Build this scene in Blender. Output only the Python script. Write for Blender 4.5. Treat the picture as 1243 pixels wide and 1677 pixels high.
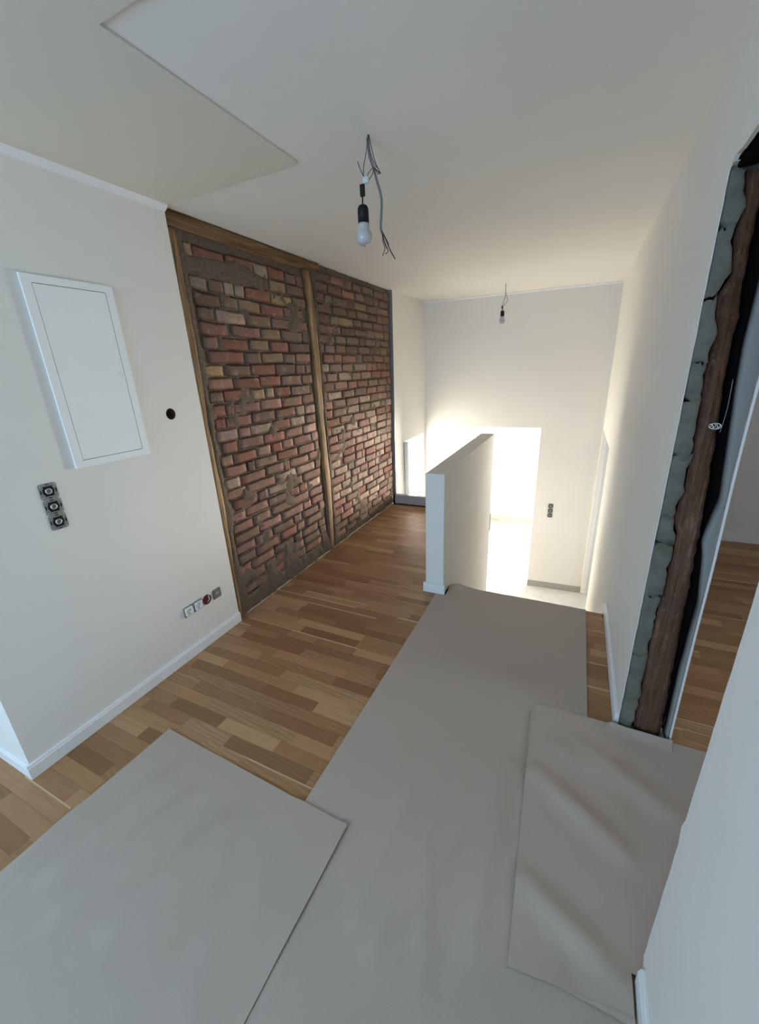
import bpy, bmesh, math, random
from mathutils import Vector, Matrix, noise

for o in list(bpy.data.objects):
    bpy.data.objects.remove(o)
SC = bpy.context.scene
COL = SC.collection
PI = math.pi

# ------------------------------------------------------------------ camera, world, light, exposure
cam_d = bpy.data.cameras.new('camera')
cam = bpy.data.objects.new('camera', cam_d)
COL.objects.link(cam)
YAW, PITCH, ROLL = -0.457142939, -0.339452219, -0.0449216661
cy, sy, cp, sp = math.cos(YAW), math.sin(YAW), math.cos(PITCH), math.sin(PITCH)
_f = Vector((sy * cp, cy * cp, sp)); _r = Vector((cy, -sy, 0)); _u = _r.cross(_f)
_r2 = math.cos(ROLL) * _r + math.sin(ROLL) * _u
_u2 = -math.sin(ROLL) * _r + math.cos(ROLL) * _u
cam.matrix_world = Matrix(((_r2.x, _u2.x, -_f.x, 2.057), (_r2.y, _u2.y, -_f.y, 0.0), (_r2.z, _u2.z, -_f.z, 1.68), (0, 0, 0, 1)))
cam_d.sensor_fit = 'HORIZONTAL'; cam_d.sensor_width = 36.0
cam_d.lens = 657.4625 / 1243 * 36.0
cam_d.clip_start = 0.02; cam_d.clip_end = 200
SC.camera = cam

world = bpy.data.worlds.new('world'); SC.world = world; world.use_nodes = True
bg = world.node_tree.nodes['Background']
bg.inputs[0].default_value = (0.80, 0.89, 1.0, 1); bg.inputs[1].default_value = 1.1

def area(name, loc, target, sx, sy_, power, col):
    d = bpy.data.lights.new(name, 'AREA'); d.shape = 'RECTANGLE'; d.size = sx; d.size_y = sy_
    d.energy = power; d.color = col
    o = bpy.data.objects.new(name, d); COL.objects.link(o); o.location = loc
    o.rotation_euler = (Vector(target) - Vector(loc)).to_track_quat('-Z', 'Y').to_euler()
    return o

# daylight through the window behind the photographer, and through the windows of the lower rooms
area('daylight_back_window', (0.45, -2.72, 1.55), (0.55, 1.5, 1.80), 2.3, 1.5, 118, (0.46, 0.70, 1.0))
area('daylight_stair_window', (-0.22, 5.60, 0.0), (1.5, 5.60, 0.0), 1.6, 1.7, 128, (1.0, 0.88, 0.71))
area('daylight_lower_side_window', (4.0, 5.4, -0.2), (2.4, 5.4, -1.0), 0.9, 1.0, 12, (0.82, 0.91, 1.0))
area('daylight_far_room_window', (2.25, 8.70, 0.0), (0.4, 4.4, 0.35), 1.2, 1.4, 155, (1.0, 0.95, 0.86)).data.spread = math.radians(80)
area('daylight_far_room_side_window', (0.12, 7.2, 0.1), (1.5, 6.7, -1.6), 1.2, 1.2, 40, (0.80, 0.96, 1.0))
area('daylight_side_room_window', (4.45, 1.6, 1.5), (2.6, 2.6, 0.4), 1.0, 1.2, 8, (0.85, 0.92, 1.0))

vs = SC.view_settings
vs.view_transform = 'Standard'; vs.look = 'None'; vs.gamma = 1.0; vs.use_curve_mapping = False
vs.exposure = 0.36

# ------------------------------------------------------------------ helpers
def link(name, mesh, mat=None, parent=None, smooth=False):
    o = bpy.data.objects.new(name, mesh); COL.objects.link(o)
    if mat and not mesh.materials: mesh.materials.append(mat)
    if parent: o.parent = parent
    if smooth:
        for p in mesh.polygons: p.use_smooth = True
    return o
def from_bm(name, bm, mat, parent=None, smooth=False):
    me = bpy.data.meshes.new(name); bmesh.ops.recalc_face_normals(bm, faces=bm.faces[:]); bm.to_mesh(me); bm.free()
    return link(name, me, mat, parent, smooth)
def structure(o):
    o['kind'] = 'structure'; return o
def tag(o, label, cat, group=None):
    o['label'] = label; o['category'] = cat
    if group: o['group'] = group
    return o
def thing(name, loc, label, cat, group=None, parent_matrix=None):
    o = bpy.data.objects.new(name, None); COL.objects.link(o); o.empty_display_size = 0.05
    o.location = loc
    return tag(o, label, cat, group)
def box_bm(x0, x1, y0, y1, z0, z1, bev=0.0, seg=2, bm=None):
    own = bm is None
    bm = bm or bmesh.new()
    r = bmesh.ops.create_cube(bm, size=1.0)
    for v in r['verts']:
        v.co = Vector((x0 + (v.co.x + .5) * (x1 - x0), y0 + (v.co.y + .5) * (y1 - y0), z0 + (v.co.z + .5) * (z1 - z0)))
    if bev > 0:
        es = list({e for v in r['verts'] for e in v.link_edges})
        bmesh.ops.bevel(bm, geom=es, offset=bev, segments=seg, affect='EDGES', profile=0.5)
    return bm
def box(name, x0, x1, y0, y1, z0, z1, mat, parent=None, bev=0.0, seg=2):
    return from_bm(name, box_bm(x0, x1, y0, y1, z0, z1, bev, seg), mat, parent)
def slab(name, us, vs_, hole, mp, mat, parent=None):
    """one connected slab on a u,v grid; cells for which hole(uc,vc) is true stay open; mp(u,v,t) gives the point, t = 0 front, 1 back"""
    bm = bmesh.new(); cache = {}
    def V(i, j, t):
        k = (i, j, t)
        if k not in cache: cache[k] = bm.verts.new(mp(us[i], vs_[j], t))
        return cache[k]
    nu, nv = len(us) - 1, len(vs_) - 1
    full = lambda i, j: 0 <= i < nu and 0 <= j < nv and not hole((us[i] + us[i + 1]) / 2, (vs_[j] + vs_[j + 1]) / 2)
    for i in range(nu):
        for j in range(nv):
            if not full(i, j): continue
            bm.faces.new([V(i, j, 0), V(i + 1, j, 0), V(i + 1, j + 1, 0), V(i, j + 1, 0)])
            bm.faces.new([V(i, j, 1), V(i, j + 1, 1), V(i + 1, j + 1, 1), V(i + 1, j, 1)])
            for (di, dj, a, b) in ((-1, 0, (i, j), (i, j + 1)), (1, 0, (i + 1, j), (i + 1, j + 1)), (0, -1, (i, j), (i + 1, j)), (0, 1, (i, j + 1), (i + 1, j + 1))):
                if not full(i + di, j + dj):
                    bm.faces.new([V(*a, 0), V(*b, 0), V(*b, 1), V(*a, 1)])
    return from_bm(name, bm, mat, parent)
def smooth_path(pts, n=6):
    P = [Vector(p) for p in pts]
    if len(P) < 3: return P
    Q = [P[0] * 2 - P[1]] + P + [P[-1] * 2 - P[-2]]
    out = []
    for i in range(1, len(Q) - 2):
        p0, p1, p2, p3 = Q[i - 1:i + 3]
        for k in range(n):
            t = k / n
            out.append(0.5 * ((2 * p1) + (p2 - p0) * t + (2 * p0 - 5 * p1 + 4 * p2 - p3) * t * t + (3 * p1 - p0 - 3 * p2 + p3) * t ** 3))
    out.append(P[-1]); return out
def tube_bm(pts, r, seg=7, bm=None, n=6):
    bm = bm or bmesh.new(); P = smooth_path(pts, n); rings = []
    up = Vector((0.3, 0.9, 0.2)).normalized()
    for i, p in enumerate(P):
        t = (P[min(i + 1, len(P) - 1)] - P[max(i - 1, 0)]).normalized()
        a = t.cross(up)
        if a.length < 1e-4: a = t.cross(Vector((1, 0, 0)))
        a.normalize(); b = t.cross(a)
        rr = r(i / (len(P) - 1)) if callable(r) else r
        rings.append([bm.verts.new(p + (a * math.cos(2 * PI * k / seg) + b * math.sin(2 * PI * k / seg)) * rr) for k in range(seg)])
    for A, B in zip(rings, rings[1:]):
        for k in range(seg): bm.faces.new([A[k], A[(k + 1) % seg], B[(k + 1) % seg], B[k]])
    bm.faces.new(rings[0][::-1]); bm.faces.new(rings[-1])
    return bm
def tube(name, pts, r, mat, parent=None, seg=7, n=6):
    return from_bm(name, tube_bm(pts, r, seg, None, n), mat, parent, True)
def lathe_bm(prof, seg=24, mtx=None):
    """prof: (r, z) pairs round the z axis"""
    bm = bmesh.new(); rings = []
    for r, z in prof:
        if r < 1e-6: rings.append([bm.verts.new((0, 0, z))])
        else: rings.append([bm.verts.new((r * math.cos(2 * PI * k / seg), r * math.sin(2 * PI * k / seg), z)) for k in range(seg)])
    for A, B in zip(rings, rings[1:]):
        for k in range(seg):
            if len(A) == 1 and len(B) == 1: continue
            if len(A) == 1: bm.faces.new([A[0], B[k], B[(k + 1) % seg]])
            elif len(B) == 1: bm.faces.new([A[k], A[(k + 1) % seg], B[0]])
            else: bm.faces.new([A[k], A[(k + 1) % seg], B[(k + 1) % seg], B[k]])
    if mtx: bmesh.ops.transform(bm, matrix=mtx, verts=bm.verts[:])
    return bm
def interp(poly, z):
    """poly: (value, z) sorted by falling z"""
    if z >= poly[0][1]: return poly[0][0]
    for (a, za), (b, zb) in zip(poly, poly[1:]):
        if zb <= z <= za: return a + (b - a) * ((za - z) / max(za - zb, 1e-6))
    return poly[-1][0]
def cut(o, bm_cut):
    me = bpy.data.meshes.new('c'); bmesh.ops.recalc_face_normals(bm_cut, faces=bm_cut.faces[:]); bm_cut.to_mesh(me); bm_cut.free()
    c = bpy.data.objects.new('c', me); COL.objects.link(c)
    m = o.modifiers.new('b', 'BOOLEAN'); m.operation = 'DIFFERENCE'; m.object = c; m.solver = 'EXACT'
    dg = bpy.context.evaluated_depsgraph_get()
    new = bpy.data.meshes.new_from_object(o.evaluated_get(dg))
    old = o.data; o.modifiers.clear(); o.data = new; bpy.data.meshes.remove(old)
    bpy.data.objects.remove(c); bpy.data.meshes.remove(me)

# ------------------------------------------------------------------ materials
def mat(name):
    m = bpy.data.materials.new(name); m.use_nodes = True
    nt = m.node_tree; b = nt.nodes['Principled BSDF']
    return m, nt, b
def N(nt, t, **kw):
    n = nt.nodes.new(t)
    for k, v in kw.items(): setattr(n, k, v)
    return n
def mapped(nt, scale=(1, 1, 1), coord='Position', loc=None):
    mp = N(nt, 'ShaderNodeMapping'); mp.inputs['Scale'].default_value = scale
    if coord == 'Position':
        g = N(nt, 'ShaderNodeNewGeometry'); nt.links.new(g.outputs['Position'], mp.inputs[0])
    else:
        g = N(nt, 'ShaderNodeTexCoord'); nt.links.new(g.outputs[coord], mp.inputs[0])
    if loc is not None: nt.links.new(loc, mp.inputs['Location'])
    return mp.outputs[0]
def nz(nt, vec, scale, detail=4, rough=0.6, dist=0.0):
    n = N(nt, 'ShaderNodeTexNoise'); n.inputs['Scale'].default_value = scale; n.inputs['Detail'].default_value = detail
    n.inputs['Roughness'].default_value = rough; n.inputs['Distortion'].default_value = dist
    if vec is not None: nt.links.new(vec, n.inputs['Vector'])
    return n.outputs[0]
def ramp(nt, fac, stops, interp_='LINEAR'):
    r = N(nt, 'ShaderNodeValToRGB'); cr = r.color_ramp; cr.interpolation = interp_
    while len(cr.elements) < len(stops): cr.elements.new(0.5)
    for e, (p, c) in zip(cr.elements, stops):
        e.position = p; e.color = (*c, 1) if len(c) == 3 else c
    nt.links.new(fac, r.inputs[0]); return r.outputs[0]
def mix(nt, fac, a, b, mode='MIX'):
    m = N(nt, 'ShaderNodeMix'); m.data_type = 'RGBA'; m.blend_type = mode; m.clamp_factor = True
    for s, v in ((m.inputs[0], fac), (m.inputs[6], a), (m.inputs[7], b)):
        if hasattr(v, 'links'): nt.links.new(v, s)
        elif isinstance(v, (int, float)): s.default_value = v
        else: s.default_value = (*v, 1)
    return m.outputs[2]
def mth(nt, op, a, b=0.0, c=None):
    m = N(nt, 'ShaderNodeMath'); m.operation = op
    for i, v in enumerate((a, b) if c is None else (a, b, c)):
        if hasattr(v, 'links'): nt.links.new(v, m.inputs[i])
        else: m.inputs[i].default_value = v
    return m.outputs[0]
def bump(nt, b, h, strength=0.2, dist=0.002):
    bp = N(nt, 'ShaderNodeBump'); bp.inputs['Strength'].default_value = strength; bp.inputs['Distance'].default_value = dist
    nt.links.new(h, bp.inputs['Height']); nt.links.new(bp.outputs[0], b.inputs['Normal'])
def simple(name, col, rough=0.5, metal=0.0, spec=0.5):
    m, nt, b = mat(name)
    v = mapped(nt); n = nz(nt, v, 60, 3)
    c = mix(nt, n, tuple(x * 0.92 for x in col), tuple(min(1, x * 1.06) for x in col))
    nt.links.new(c, b.inputs['Base Color'])
    b.inputs['Roughness'].default_value = rough; b.inputs['Metallic'].default_value = metal
    b.inputs['Specular IOR Level'].default_value = spec
    return m
def paint(name, col, rough=0.75, bscale=220):
    m, nt, b = mat(name)
    v = mapped(nt); big = nz(nt, v, 1.7, 3); fine = nz(nt, v, bscale, 2)
    c = mix(nt, big, tuple(x * 0.965 for x in col), tuple(min(1, x * 1.02) for x in col))
    nt.links.new(c, b.inputs['Base Color']); b.inputs['Roughness'].default_value = rough
    b.inputs['Specular IOR Level'].default_value = 0.25
    bump(nt, b, fine, 0.12, 0.0015)
    return m
M = {}
M['wall'] = paint('wall_paint', (0.80, 0.77, 0.725))
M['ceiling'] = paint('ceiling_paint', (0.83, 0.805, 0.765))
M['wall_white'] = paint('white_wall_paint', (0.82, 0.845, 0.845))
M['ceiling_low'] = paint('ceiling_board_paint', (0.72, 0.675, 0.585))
M['trim'] = paint('white_trim', (0.82, 0.82, 0.82), 0.45, 90)
M['white_gloss'] = paint('white_lacquer', (0.90, 0.92, 0.91), 0.28, 8)
M['white_plastic'] = simple('white_plastic', (0.85, 0.85, 0.84), 0.3)
M['black'] = simple('black_plastic', (0.008, 0.008, 0.008), 0.5, 0, 0.25)
M['gap'] = simple('dark_gap', (0.008, 0.0075, 0.007), 1.0, 0, 0.0)
M['raw_edge'] = paint('raw_plaster_edge', (0.29, 0.29, 0.28), 0.9, 60)
M['zinc'] = simple('zinc_plate', (0.30, 0.30, 0.30), 0.42, 0.55)
M['steel'] = simple('bright_contact', (0.62, 0.61, 0.6), 0.35, 0.5)
M['darkred'] = simple('red_junction_box', (0.16, 0.025, 0.022), 0.5)
M['wire_grey'] = simple('grey_cable', (0.17, 0.155, 0.15), 0.6)
M['wire_dark'] = simple('dark_wire', (0.035, 0.032, 0.032), 0.55)
M['connector'] = simple('clear_connector', (0.55, 0.58, 0.58), 0.25)
M['bulb'] = simple('frosted_bulb', (0.46, 0.455, 0.45), 0.25)
M['foil'] = simple('grey_wrap_film', (0.36, 0.37, 0.41), 0.35)
M['hole'] = simple('hole_brown', (0.06, 0.028, 0.018), 0.9)
M['base_grey'] = simple('grey_baseboard', (0.36, 0.34, 0.32), 0.6)
M['base_cream'] = simple('cream_baseboard', (0.70, 0.66, 0.55), 0.6)

def wood_floor(name):
    m, nt, b = mat(name)
    oi = N(nt, 'ShaderNodeObjectInfo'); rnd = oi.outputs['Random']
    comb = N(nt, 'ShaderNodeCombineXYZ')
    nt.links.new(mth(nt, 'MULTIPLY', rnd, 37.0), comb.inputs[0]); nt.links.new(mth(nt, 'MULTIPLY', rnd, 91.0), comb.inputs[1])
    v = mapped(nt, (1.6, 26, 8), loc=comb.outputs[0])
    v2 = mapped(nt, (3.0, 11, 4), loc=comb.outputs[0])
    grain = nz(nt, v, 2.2, 6, 0.65, 0.4)
    w = N(nt, 'ShaderNodeTexWave'); w.wave_type = 'RINGS'; w.rings_direction = 'Z'
    w.inputs['Scale'].default_value = 1.3; w.inputs['Distortion'].default_value = 7.0; w.inputs['Detail'].default_value = 3; w.inputs['Detail Scale'].default_value = 0.8
    nt.links.new(v2, w.inputs['Vector'])
    tone = ramp(nt, rnd, [(0.0, (0.26, 0.135, 0.062)), (0.18, (0.34, 0.188, 0.090)), (0.45, (0.405, 0.232, 0.117)), (0.7, (0.45, 0.268, 0.140)), (0.88, (0.51, 0.32, 0.176)), (1.0, (0.34, 0.178, 0.086))])
    c = mix(nt, mth(nt, 'MULTIPLY', grain, 0.8), mix(nt, 1.0, tone, (1.20, 1.13, 1.03), 'MULTIPLY'), mix(nt, 1.0, tone, (0.52, 0.47, 0.42), 'MULTIPLY'))
    fig = mth(nt, 'MULTIPLY', w.outputs['Fac'], mth(nt, 'GREATER_THAN', mth(nt, 'FRACT', mth(nt, 'MULTIPLY', rnd, 7.31)), 0.6))
    c = mix(nt, mth(nt, 'MULTIPLY', fig, 0.30), c, (0.14, 0.078, 0.04))
    # pale sapwood along one long edge of some strips
    tc = N(nt, 'ShaderNodeTexCoord'); sx = N(nt, 'ShaderNodeSeparateXYZ'); nt.links.new(tc.outputs['Object'], sx.inputs[0])
    r2 = mth(nt, 'FRACT', mth(nt, 'MULTIPLY', rnd, 13.7))
    edge = mth(nt, 'SUBTRACT', mth(nt, 'ADD', sx.outputs['Y'], mth(nt, 'MULTIPLY', grain, 0.12)), mth(nt, 'SUBTRACT', 1.35, mth(nt, 'MULTIPLY', r2, 1.02)))
    sap = mth(nt, 'MULTIPLY', mth(nt, 'MULTIPLY', edge, 14.0), 1.0); 
    cl = N(nt, 'ShaderNodeClamp'); nt.links.new(sap, cl.inputs[0])
    c = mix(nt, mth(nt, 'MULTIPLY', cl.outputs[0], 0.75), c, (0.68, 0.50, 0.31))
    nt.links.new(c, b.inputs['Base Color']); b.inputs['Roughness'].default_value = 0.42; b.inputs['Specular IOR Level'].default_value = 0.35
    bump(nt, b, grain, 0.1, 0.001)
    return m
M['oak'] = wood_floor('oiled_oak')

def timber(name, axis, c0, c1, c2, sc=1.0):
    m, nt, b = mat(name)
    s = [30 * sc, 30 * sc, 30 * sc]; s['xyz'.index(axis)] = 1.6 * sc
    v = mapped(nt, tuple(s)); g = nz(nt, v, 1.6, 8, 0.7, 0.6)
    v1 = mapped(nt, tuple(x * 0.3 for x in s)); big = nz(nt, v1, 1.3, 4, 0.6, 0.3)
    patch = nz(nt, mapped(nt), 5.5, 4)
    c = ramp(nt, g, [(0.32, c0), (0.5, c1), (0.66, c2)])
    c = mix(nt, ramp(nt, big, [(0.42, (0, 0, 0)), (0.62, (1, 1, 1))]), c, mix(nt, 1.0, c, (0.52, 0.42, 0.34), 'MULTIPLY'))
    c = mix(nt, ramp(nt, patch, [(0.5, (0, 0, 0)), (0.72, (0.7, 0.7, 0.7))]), c, mix(nt, 1.0, c, (1.5, 1.3, 1.02), 'MULTIPLY'))
    nt.links.new(c, b.inputs['Base Color']); b.inputs['Roughness'].default_value = 0.78; b.inputs['Specular IOR Level'].default_value = 0.2
    bump(nt, b, g, 0.7, 0.004)
    return m
M['timber_z'] = timber('weathered_timber_upright', 'z', (0.13, 0.075, 0.036), (0.29, 0.195, 0.105), (0.43, 0.32, 0.19))
M['timber_y'] = timber('weathered_timber_lying', 'y', (0.11, 0.058, 0.028), (0.23, 0.14, 0.07), (0.36, 0.25, 0.14))
def rough_post(m):
    nt = m.node_tree; b = nt.nodes['Principled BSDF']; src = b.inputs['Base Color'].links[0].from_socket
    p = mapped(nt); n1 = nz(nt, mapped(nt, (1, 1, 0.45)), 34, 6, 0.75, 0.8); n2 = nz(nt, mapped(nt, (1, 1, 0.3)), 90, 4, 0.7)
    c = mix(nt, ramp(nt, n1, [(0.42, (0, 0, 0)), (0.62, (0.75, 0.75, 0.75))]), src, (0.115, 0.062, 0.040))
    c = mix(nt, ramp(nt, n2, [(0.60, (0, 0, 0)), (0.74, (0.6, 0.6, 0.6))]), c, (0.30, 0.205, 0.15))
    c = mix(nt, ramp(nt, n2, [(0.27, (0.8, 0.8, 0.8)), (0.36, (0, 0, 0))]), c, (0.025, 0.015, 0.01))
    nt.links.new(c, b.inputs['Base Color']); return m
M['post'] = rough_post(timber('dark_post_timber', 'z', (0.055, 0.028, 0.018), (0.135, 0.076, 0.050), (0.25, 0.16, 0.115), 1.3))

def brick_mat(name, use_obj):
    m, nt, b = mat(name)
    oi = N(nt, 'ShaderNodeObjectInfo')
    at = N(nt, 'ShaderNodeVertexColor'); at.layer_name = 'tint'
    c = mix(nt, 1.0, oi.outputs['Color'], at.outputs[0], 'MULTIPLY') if use_obj else at.outputs[0]
    p = mapped(nt)
    n1 = nz(nt, p, 38, 5, 0.7); n2 = nz(nt, p, 9, 4, 0.6); n3 = nz(nt, p, 95, 3, 0.7); n4 = nz(nt, p, 21, 6, 0.75, 0.5)
    c = mix(nt, n1, mix(nt, 1.0, c, (0.62, 0.58, 0.56), 'MULTIPLY'), mix(nt, 1.0, c, (1.36, 1.33, 1.30), 'MULTIPLY'))
    c = mix(nt, ramp(nt, n2, [(0.44, (0, 0, 0)), (0.68, (0.8, 0.8, 0.8))]), c, (0.175, 0.132, 0.100))     # mortar smear
    c = mix(nt, ramp(nt, n4, [(0.56, (0, 0, 0)), (0.70, (0.62, 0.62, 0.62))]), c, (0.42, 0.36, 0.30))        # lime bloom
    c = mix(nt, ramp(nt, n3, [(0.28, (0.85, 0.85, 0.85)), (0.37, (0, 0, 0))]), c, (0.03, 0.022, 0.018))     # pits
    nt.links.new(c, b.inputs['Base Color']); b.inputs['Roughness'].default_value = 0.88; b.inputs['Specular IOR Level'].default_value = 0.15
    bump(nt, b, n1, 0.6, 0.006)
    return m
M['brick'] = brick_mat('old_brick', True)
M['brick_rest'] = brick_mat('old_brick_rest', False)
def mortar_mat():
    m, nt, b = mat('old_lime_mortar'); p = mapped(nt)
    n1 = nz(nt, p, 46, 6, 0.75); n2 = nz(nt, p, 4.5, 4); n3 = nz(nt, p, 130, 3)
    c = ramp(nt, n1, [(0.25, (0.082, 0.059, 0.043)), (0.5, (0.150, 0.110, 0.082)), (0.75, (0.215, 0.162, 0.124))])
    c = mix(nt, ramp(nt, n2, [(0.4, (0, 0, 0)), (0.65, (0.8, 0.8, 0.8))]), c, mix(nt, 1.0, c, (0.98, 1.04, 1.08), 'MULTIPLY'))
    c = mix(nt, ramp(nt, n3, [(0.26, (0.8, 0.8, 0.8)), (0.36, (0, 0, 0))]), c, (0.03, 0.024, 0.02))
    nt.links.new(c, b.inputs['Base Color']); b.inputs['Roughness'].default_value = 0.95; b.inputs['Specular IOR Level'].default_value = 0.1
    bump(nt, b, n1, 0.8, 0.006); return m
M['mortar'] = mortar_mat()
def plaster_mat():
    m, nt, b = mat('grey_green_plaster'); p = mapped(nt)
    n1 = nz(nt, p, 14, 5, 0.65); n2 = nz(nt, p, 80, 4)
    c = ramp(nt, n1, [(0.3, (0.115, 0.112, 0.088)), (0.6, (0.175, 0.172, 0.138)), (0.8, (0.235, 0.228, 0.19))])
    nt.links.new(c, b.inputs['Base Color']); b.inputs['Roughness'].default_value = 0.9; bump(nt, b, n2, 0.4, 0.003); return m
M['plaster'] = plaster_mat()
def paper_mat():
    m, nt, b = mat('grey_kraft_paper'); p = mapped(nt)
    f = nz(nt, p, 420, 3, 0.7); s = nz(nt, p, 2.5, 4)
    c = mix(nt, f, (0.395, 0.328, 0.280), (0.51, 0.428, 0.368))
    c = mix(nt, mth(nt, 'MULTIPLY', s, 0.25), c, (0.37, 0.31, 0.265))
    nt.links.new(c, b.inputs['Base Color']); b.inputs['Roughness'].default_value = 0.62; b.inputs['Specular IOR Level'].default_value = 0.35
    bump(nt, b, nz(nt, p, 60, 4), 0.10, 0.002); return m
M['paper'] = paper_mat()
def concrete_mat():
    m, nt, b = mat('pale_screed'); p = mapped(nt)
    n1 = nz(nt, p, 3.2, 6, 0.65, 0.4); n2 = nz(nt, p, 60, 3)
    c = ramp(nt, n1, [(0.3, (0.50, 0.485, 0.455)), (0.55, (0.60, 0.59, 0.56)), (0.75, (0.67, 0.66, 0.64))])
    nt.links.new(c, b.inputs['Base Color']); b.inputs['Roughness'].default_value = 0.55; bump(nt, b, n2, 0.1, 0.001); return m
M['screed'] = concrete_mat()
def glass_mat():
    m, nt, b = mat('window_glass'); out = nt.nodes['Material Output']
    tr = N(nt, 'ShaderNodeBsdfTransparent'); tr.inputs[0].default_value = (0.96, 0.98, 0.97, 1)
    gl = N(nt, 'ShaderNodeBsdfGlossy'); gl.inputs['Roughness'].default_value = 0.03
    mx = N(nt, 'ShaderNodeMixShader'); mx.inputs[0].default_value = 0.05; nt.links.new(tr.outputs[0], mx.inputs[1]); nt.links.new(gl.outputs[0], mx.inputs[2])
    nt.links.new(mx.outputs[0], out.inputs[0]); return m
M['glass'] = glass_mat()

# ------------------------------------------------------------------ the shell
H = 2.54           # ceiling
XR = 2.395         # right wall plane
ZL = -1.60         # lower floor
YS = 2.83          # edge of the stairs
YE = 4.63          # far edge of the passage floor
FW = lambda u, z, t: (u, 5.88 + 0.0585 * u + 0.15 * t, z)

floor = structure(slab('floor', [-1.7, 0.0, 1.12, 1.25, XR, 2.60], [-2.7, 0.494, 1.80, YS, YE + 0.06],
    lambda u, v: (u < 0 and v > 0.494) or (1.25 < u and v > YS) or (u > XR and not 0.494 < v < 1.8), lambda u, v, t: (u, v, -0.012 - 0.22 * t), M['gap']))
structure(slab('floor_lower', [-0.16, 4.3], [2.6, 9.1], lambda u, v: False, lambda u, v, t: (u, v, ZL - 0.1 * t), M['screed']))
side_floor = structure(slab('floor_side_room', [2.60, 4.7], [-0.6, 4.60], lambda u, v: False, lambda u, v, t: (u, v, -0.012 - 0.2 * t), M['gap']))
structure(slab('ceiling', [-1.8, 4.8], [-2.8, 6.3], lambda u, v: False, lambda u, v, t: (u, v, H + 0.1 * t), M['ceiling']))
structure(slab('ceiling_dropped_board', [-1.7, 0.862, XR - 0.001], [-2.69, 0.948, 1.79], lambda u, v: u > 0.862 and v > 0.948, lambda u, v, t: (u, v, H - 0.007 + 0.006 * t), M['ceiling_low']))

wl = structure(box('wall_left', -1.69, 0.0, 0.494, 1.797, -0.011, H - 0.0115, M['wall']))
cut(wl, lathe_bm([(0, -0.01), (0.031, -0.01), (0.031, 0.09), (0, 0.09)], 32, Matrix.Translation((0.005, 1.584, 1.497)) @ Matrix.Rotation(-PI / 2, 4, 'Y')))
liner = from_bm('cable_hole', lathe_bm([(0, -0.085), (0.0305, -0.085), (0.0305, -0.002), (0.029, -0.002), (0.029, -0.08), (0, -0.08)], 32,
    Matrix.Translation((0, 1.584, 1.497)) @ Matrix.Rotation(PI / 2, 4, 'Y')), M['hole'], wl, True)
liner['label'] = 'dark round hole drilled in the wall'
structure(slab('wall_left_far', [4.745, 5.075, 5.80, 6.2], [ZL, -0.78, 0.757, H], lambda u, v: 5.075 < u < 5.80 and -0.78 < v < 0.757, lambda u, v, t: (-0.16 * t, u, v), M['wall']))
wn = structure(slab('window_2', [5.0755, 5.12, 5.755, 5.7995], [-0.7795, -0.73, 0.71, 0.7565], lambda u, v: 5.12 < u < 5.755 and -0.73 < v < 0.71, lambda u, v, t: (-0.10 - 0.05 * t, u, v), M['trim']))
slab('pane', [5.118, 5.757], [-0.732, 0.712], lambda u, v: False, lambda u, v, t: (-0.122 - 0.006 * t, u, v), M['glass'], wn)
structure(slab('wall_far', [-0.15, 0.742, 1.645, XR + 0.2], [ZL, 0.84, H], lambda u, v: 0.742 < u < 1.645 and v < 0.84, FW, M['wall']))
wr_ = structure(slab('wall_right', [-2.7, 4.62, 5.99, 6.3], [ZL, 0.84, H], lambda u, v: 4.62 < u < 5.99 and v < 0.84, lambda u, v, t: (XR + 0.20 * t, u, v), M['wall']))
# ragged doorway knocked through the right wall
rnd = random.Random(5)
poly = []
z = -0.0105
while z < 2.22:
    poly.append((0.886 + rnd.uniform(-0.0012, 0.0012) + (0.010 if 0.58 < z < 0.62 else 0) - (0.03 if z < 0.07 else 0), z)); z += rnd.uniform(0.02, 0.05)
y = 0.9
while y < 1.78:
    poly.append((y, 2.222 + rnd.uniform(-0.006, 0.008))); y += rnd.uniform(0.03, 0.07)
z = 2.20
while z > 0.0:
    poly.append((1.802 + rnd.uniform(-0.004, 0.005), z)); z -= rnd.uniform(0.02, 0.045)
poly.append((1.802, -0.0105))
bm = bmesh.new()
A = [bm.verts.new((XR - 0.1, a, b)) for a, b in poly]; B = [bm.verts.new((XR + 0.35, a, b)) for a, b in poly]
bm.faces.new(A); bm.faces.new(B[::-1])
for i in range(len(A)):
    j = (i + 1) % len(A); bm.faces.new([A[i], B[i], B[j], A[j]])
cut(wr_, bm)
cut(wr_, box_bm(XR + 0.0025, XR + 0.30, 1.70, 1.90, -0.0105, 2.2145))

# walls behind the camera, with the window the daylight comes through
wb = structure(slab('wall_back', [-1.7, -0.7, 1.6, XR], [-0.011, 0.8, 2.3, H - 0.012], lambda u, v: -0.7 < u < 1.6 and 0.8 < v < 2.3, lambda u, v, t: (u, -2.6 - 0.1 * t, v), M['wall']))
win = structure(slab('window_1', [-0.7, -0.62, 0.41, 0.49, 1.52, 1.6], [0.8, 0.88, 2.22, 2.3], lambda u, v: (-0.62 < u < 0.41 or 0.49 < u < 1.52) and 0.88 < v < 2.22, lambda u, v, t: (u, -2.62 - 0.06 * t, v), M['trim']))
for a_, b_ in ((-0.622, 0.412), (0.488, 1.522)):
    slab('pane', [a_, b_], [0.878, 2.222], lambda u, v: False, lambda u, v, t: (u, -2.645 - 0.006 * t, v), M['glass'], win)
structure(slab('wall_near_left', [-2.7, 0.494], [-0.011, H - 0.012], lambda u, v: False, lambda u, v, t: (-1.7 - 0.1 * t, u, v), M['wall']))
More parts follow.
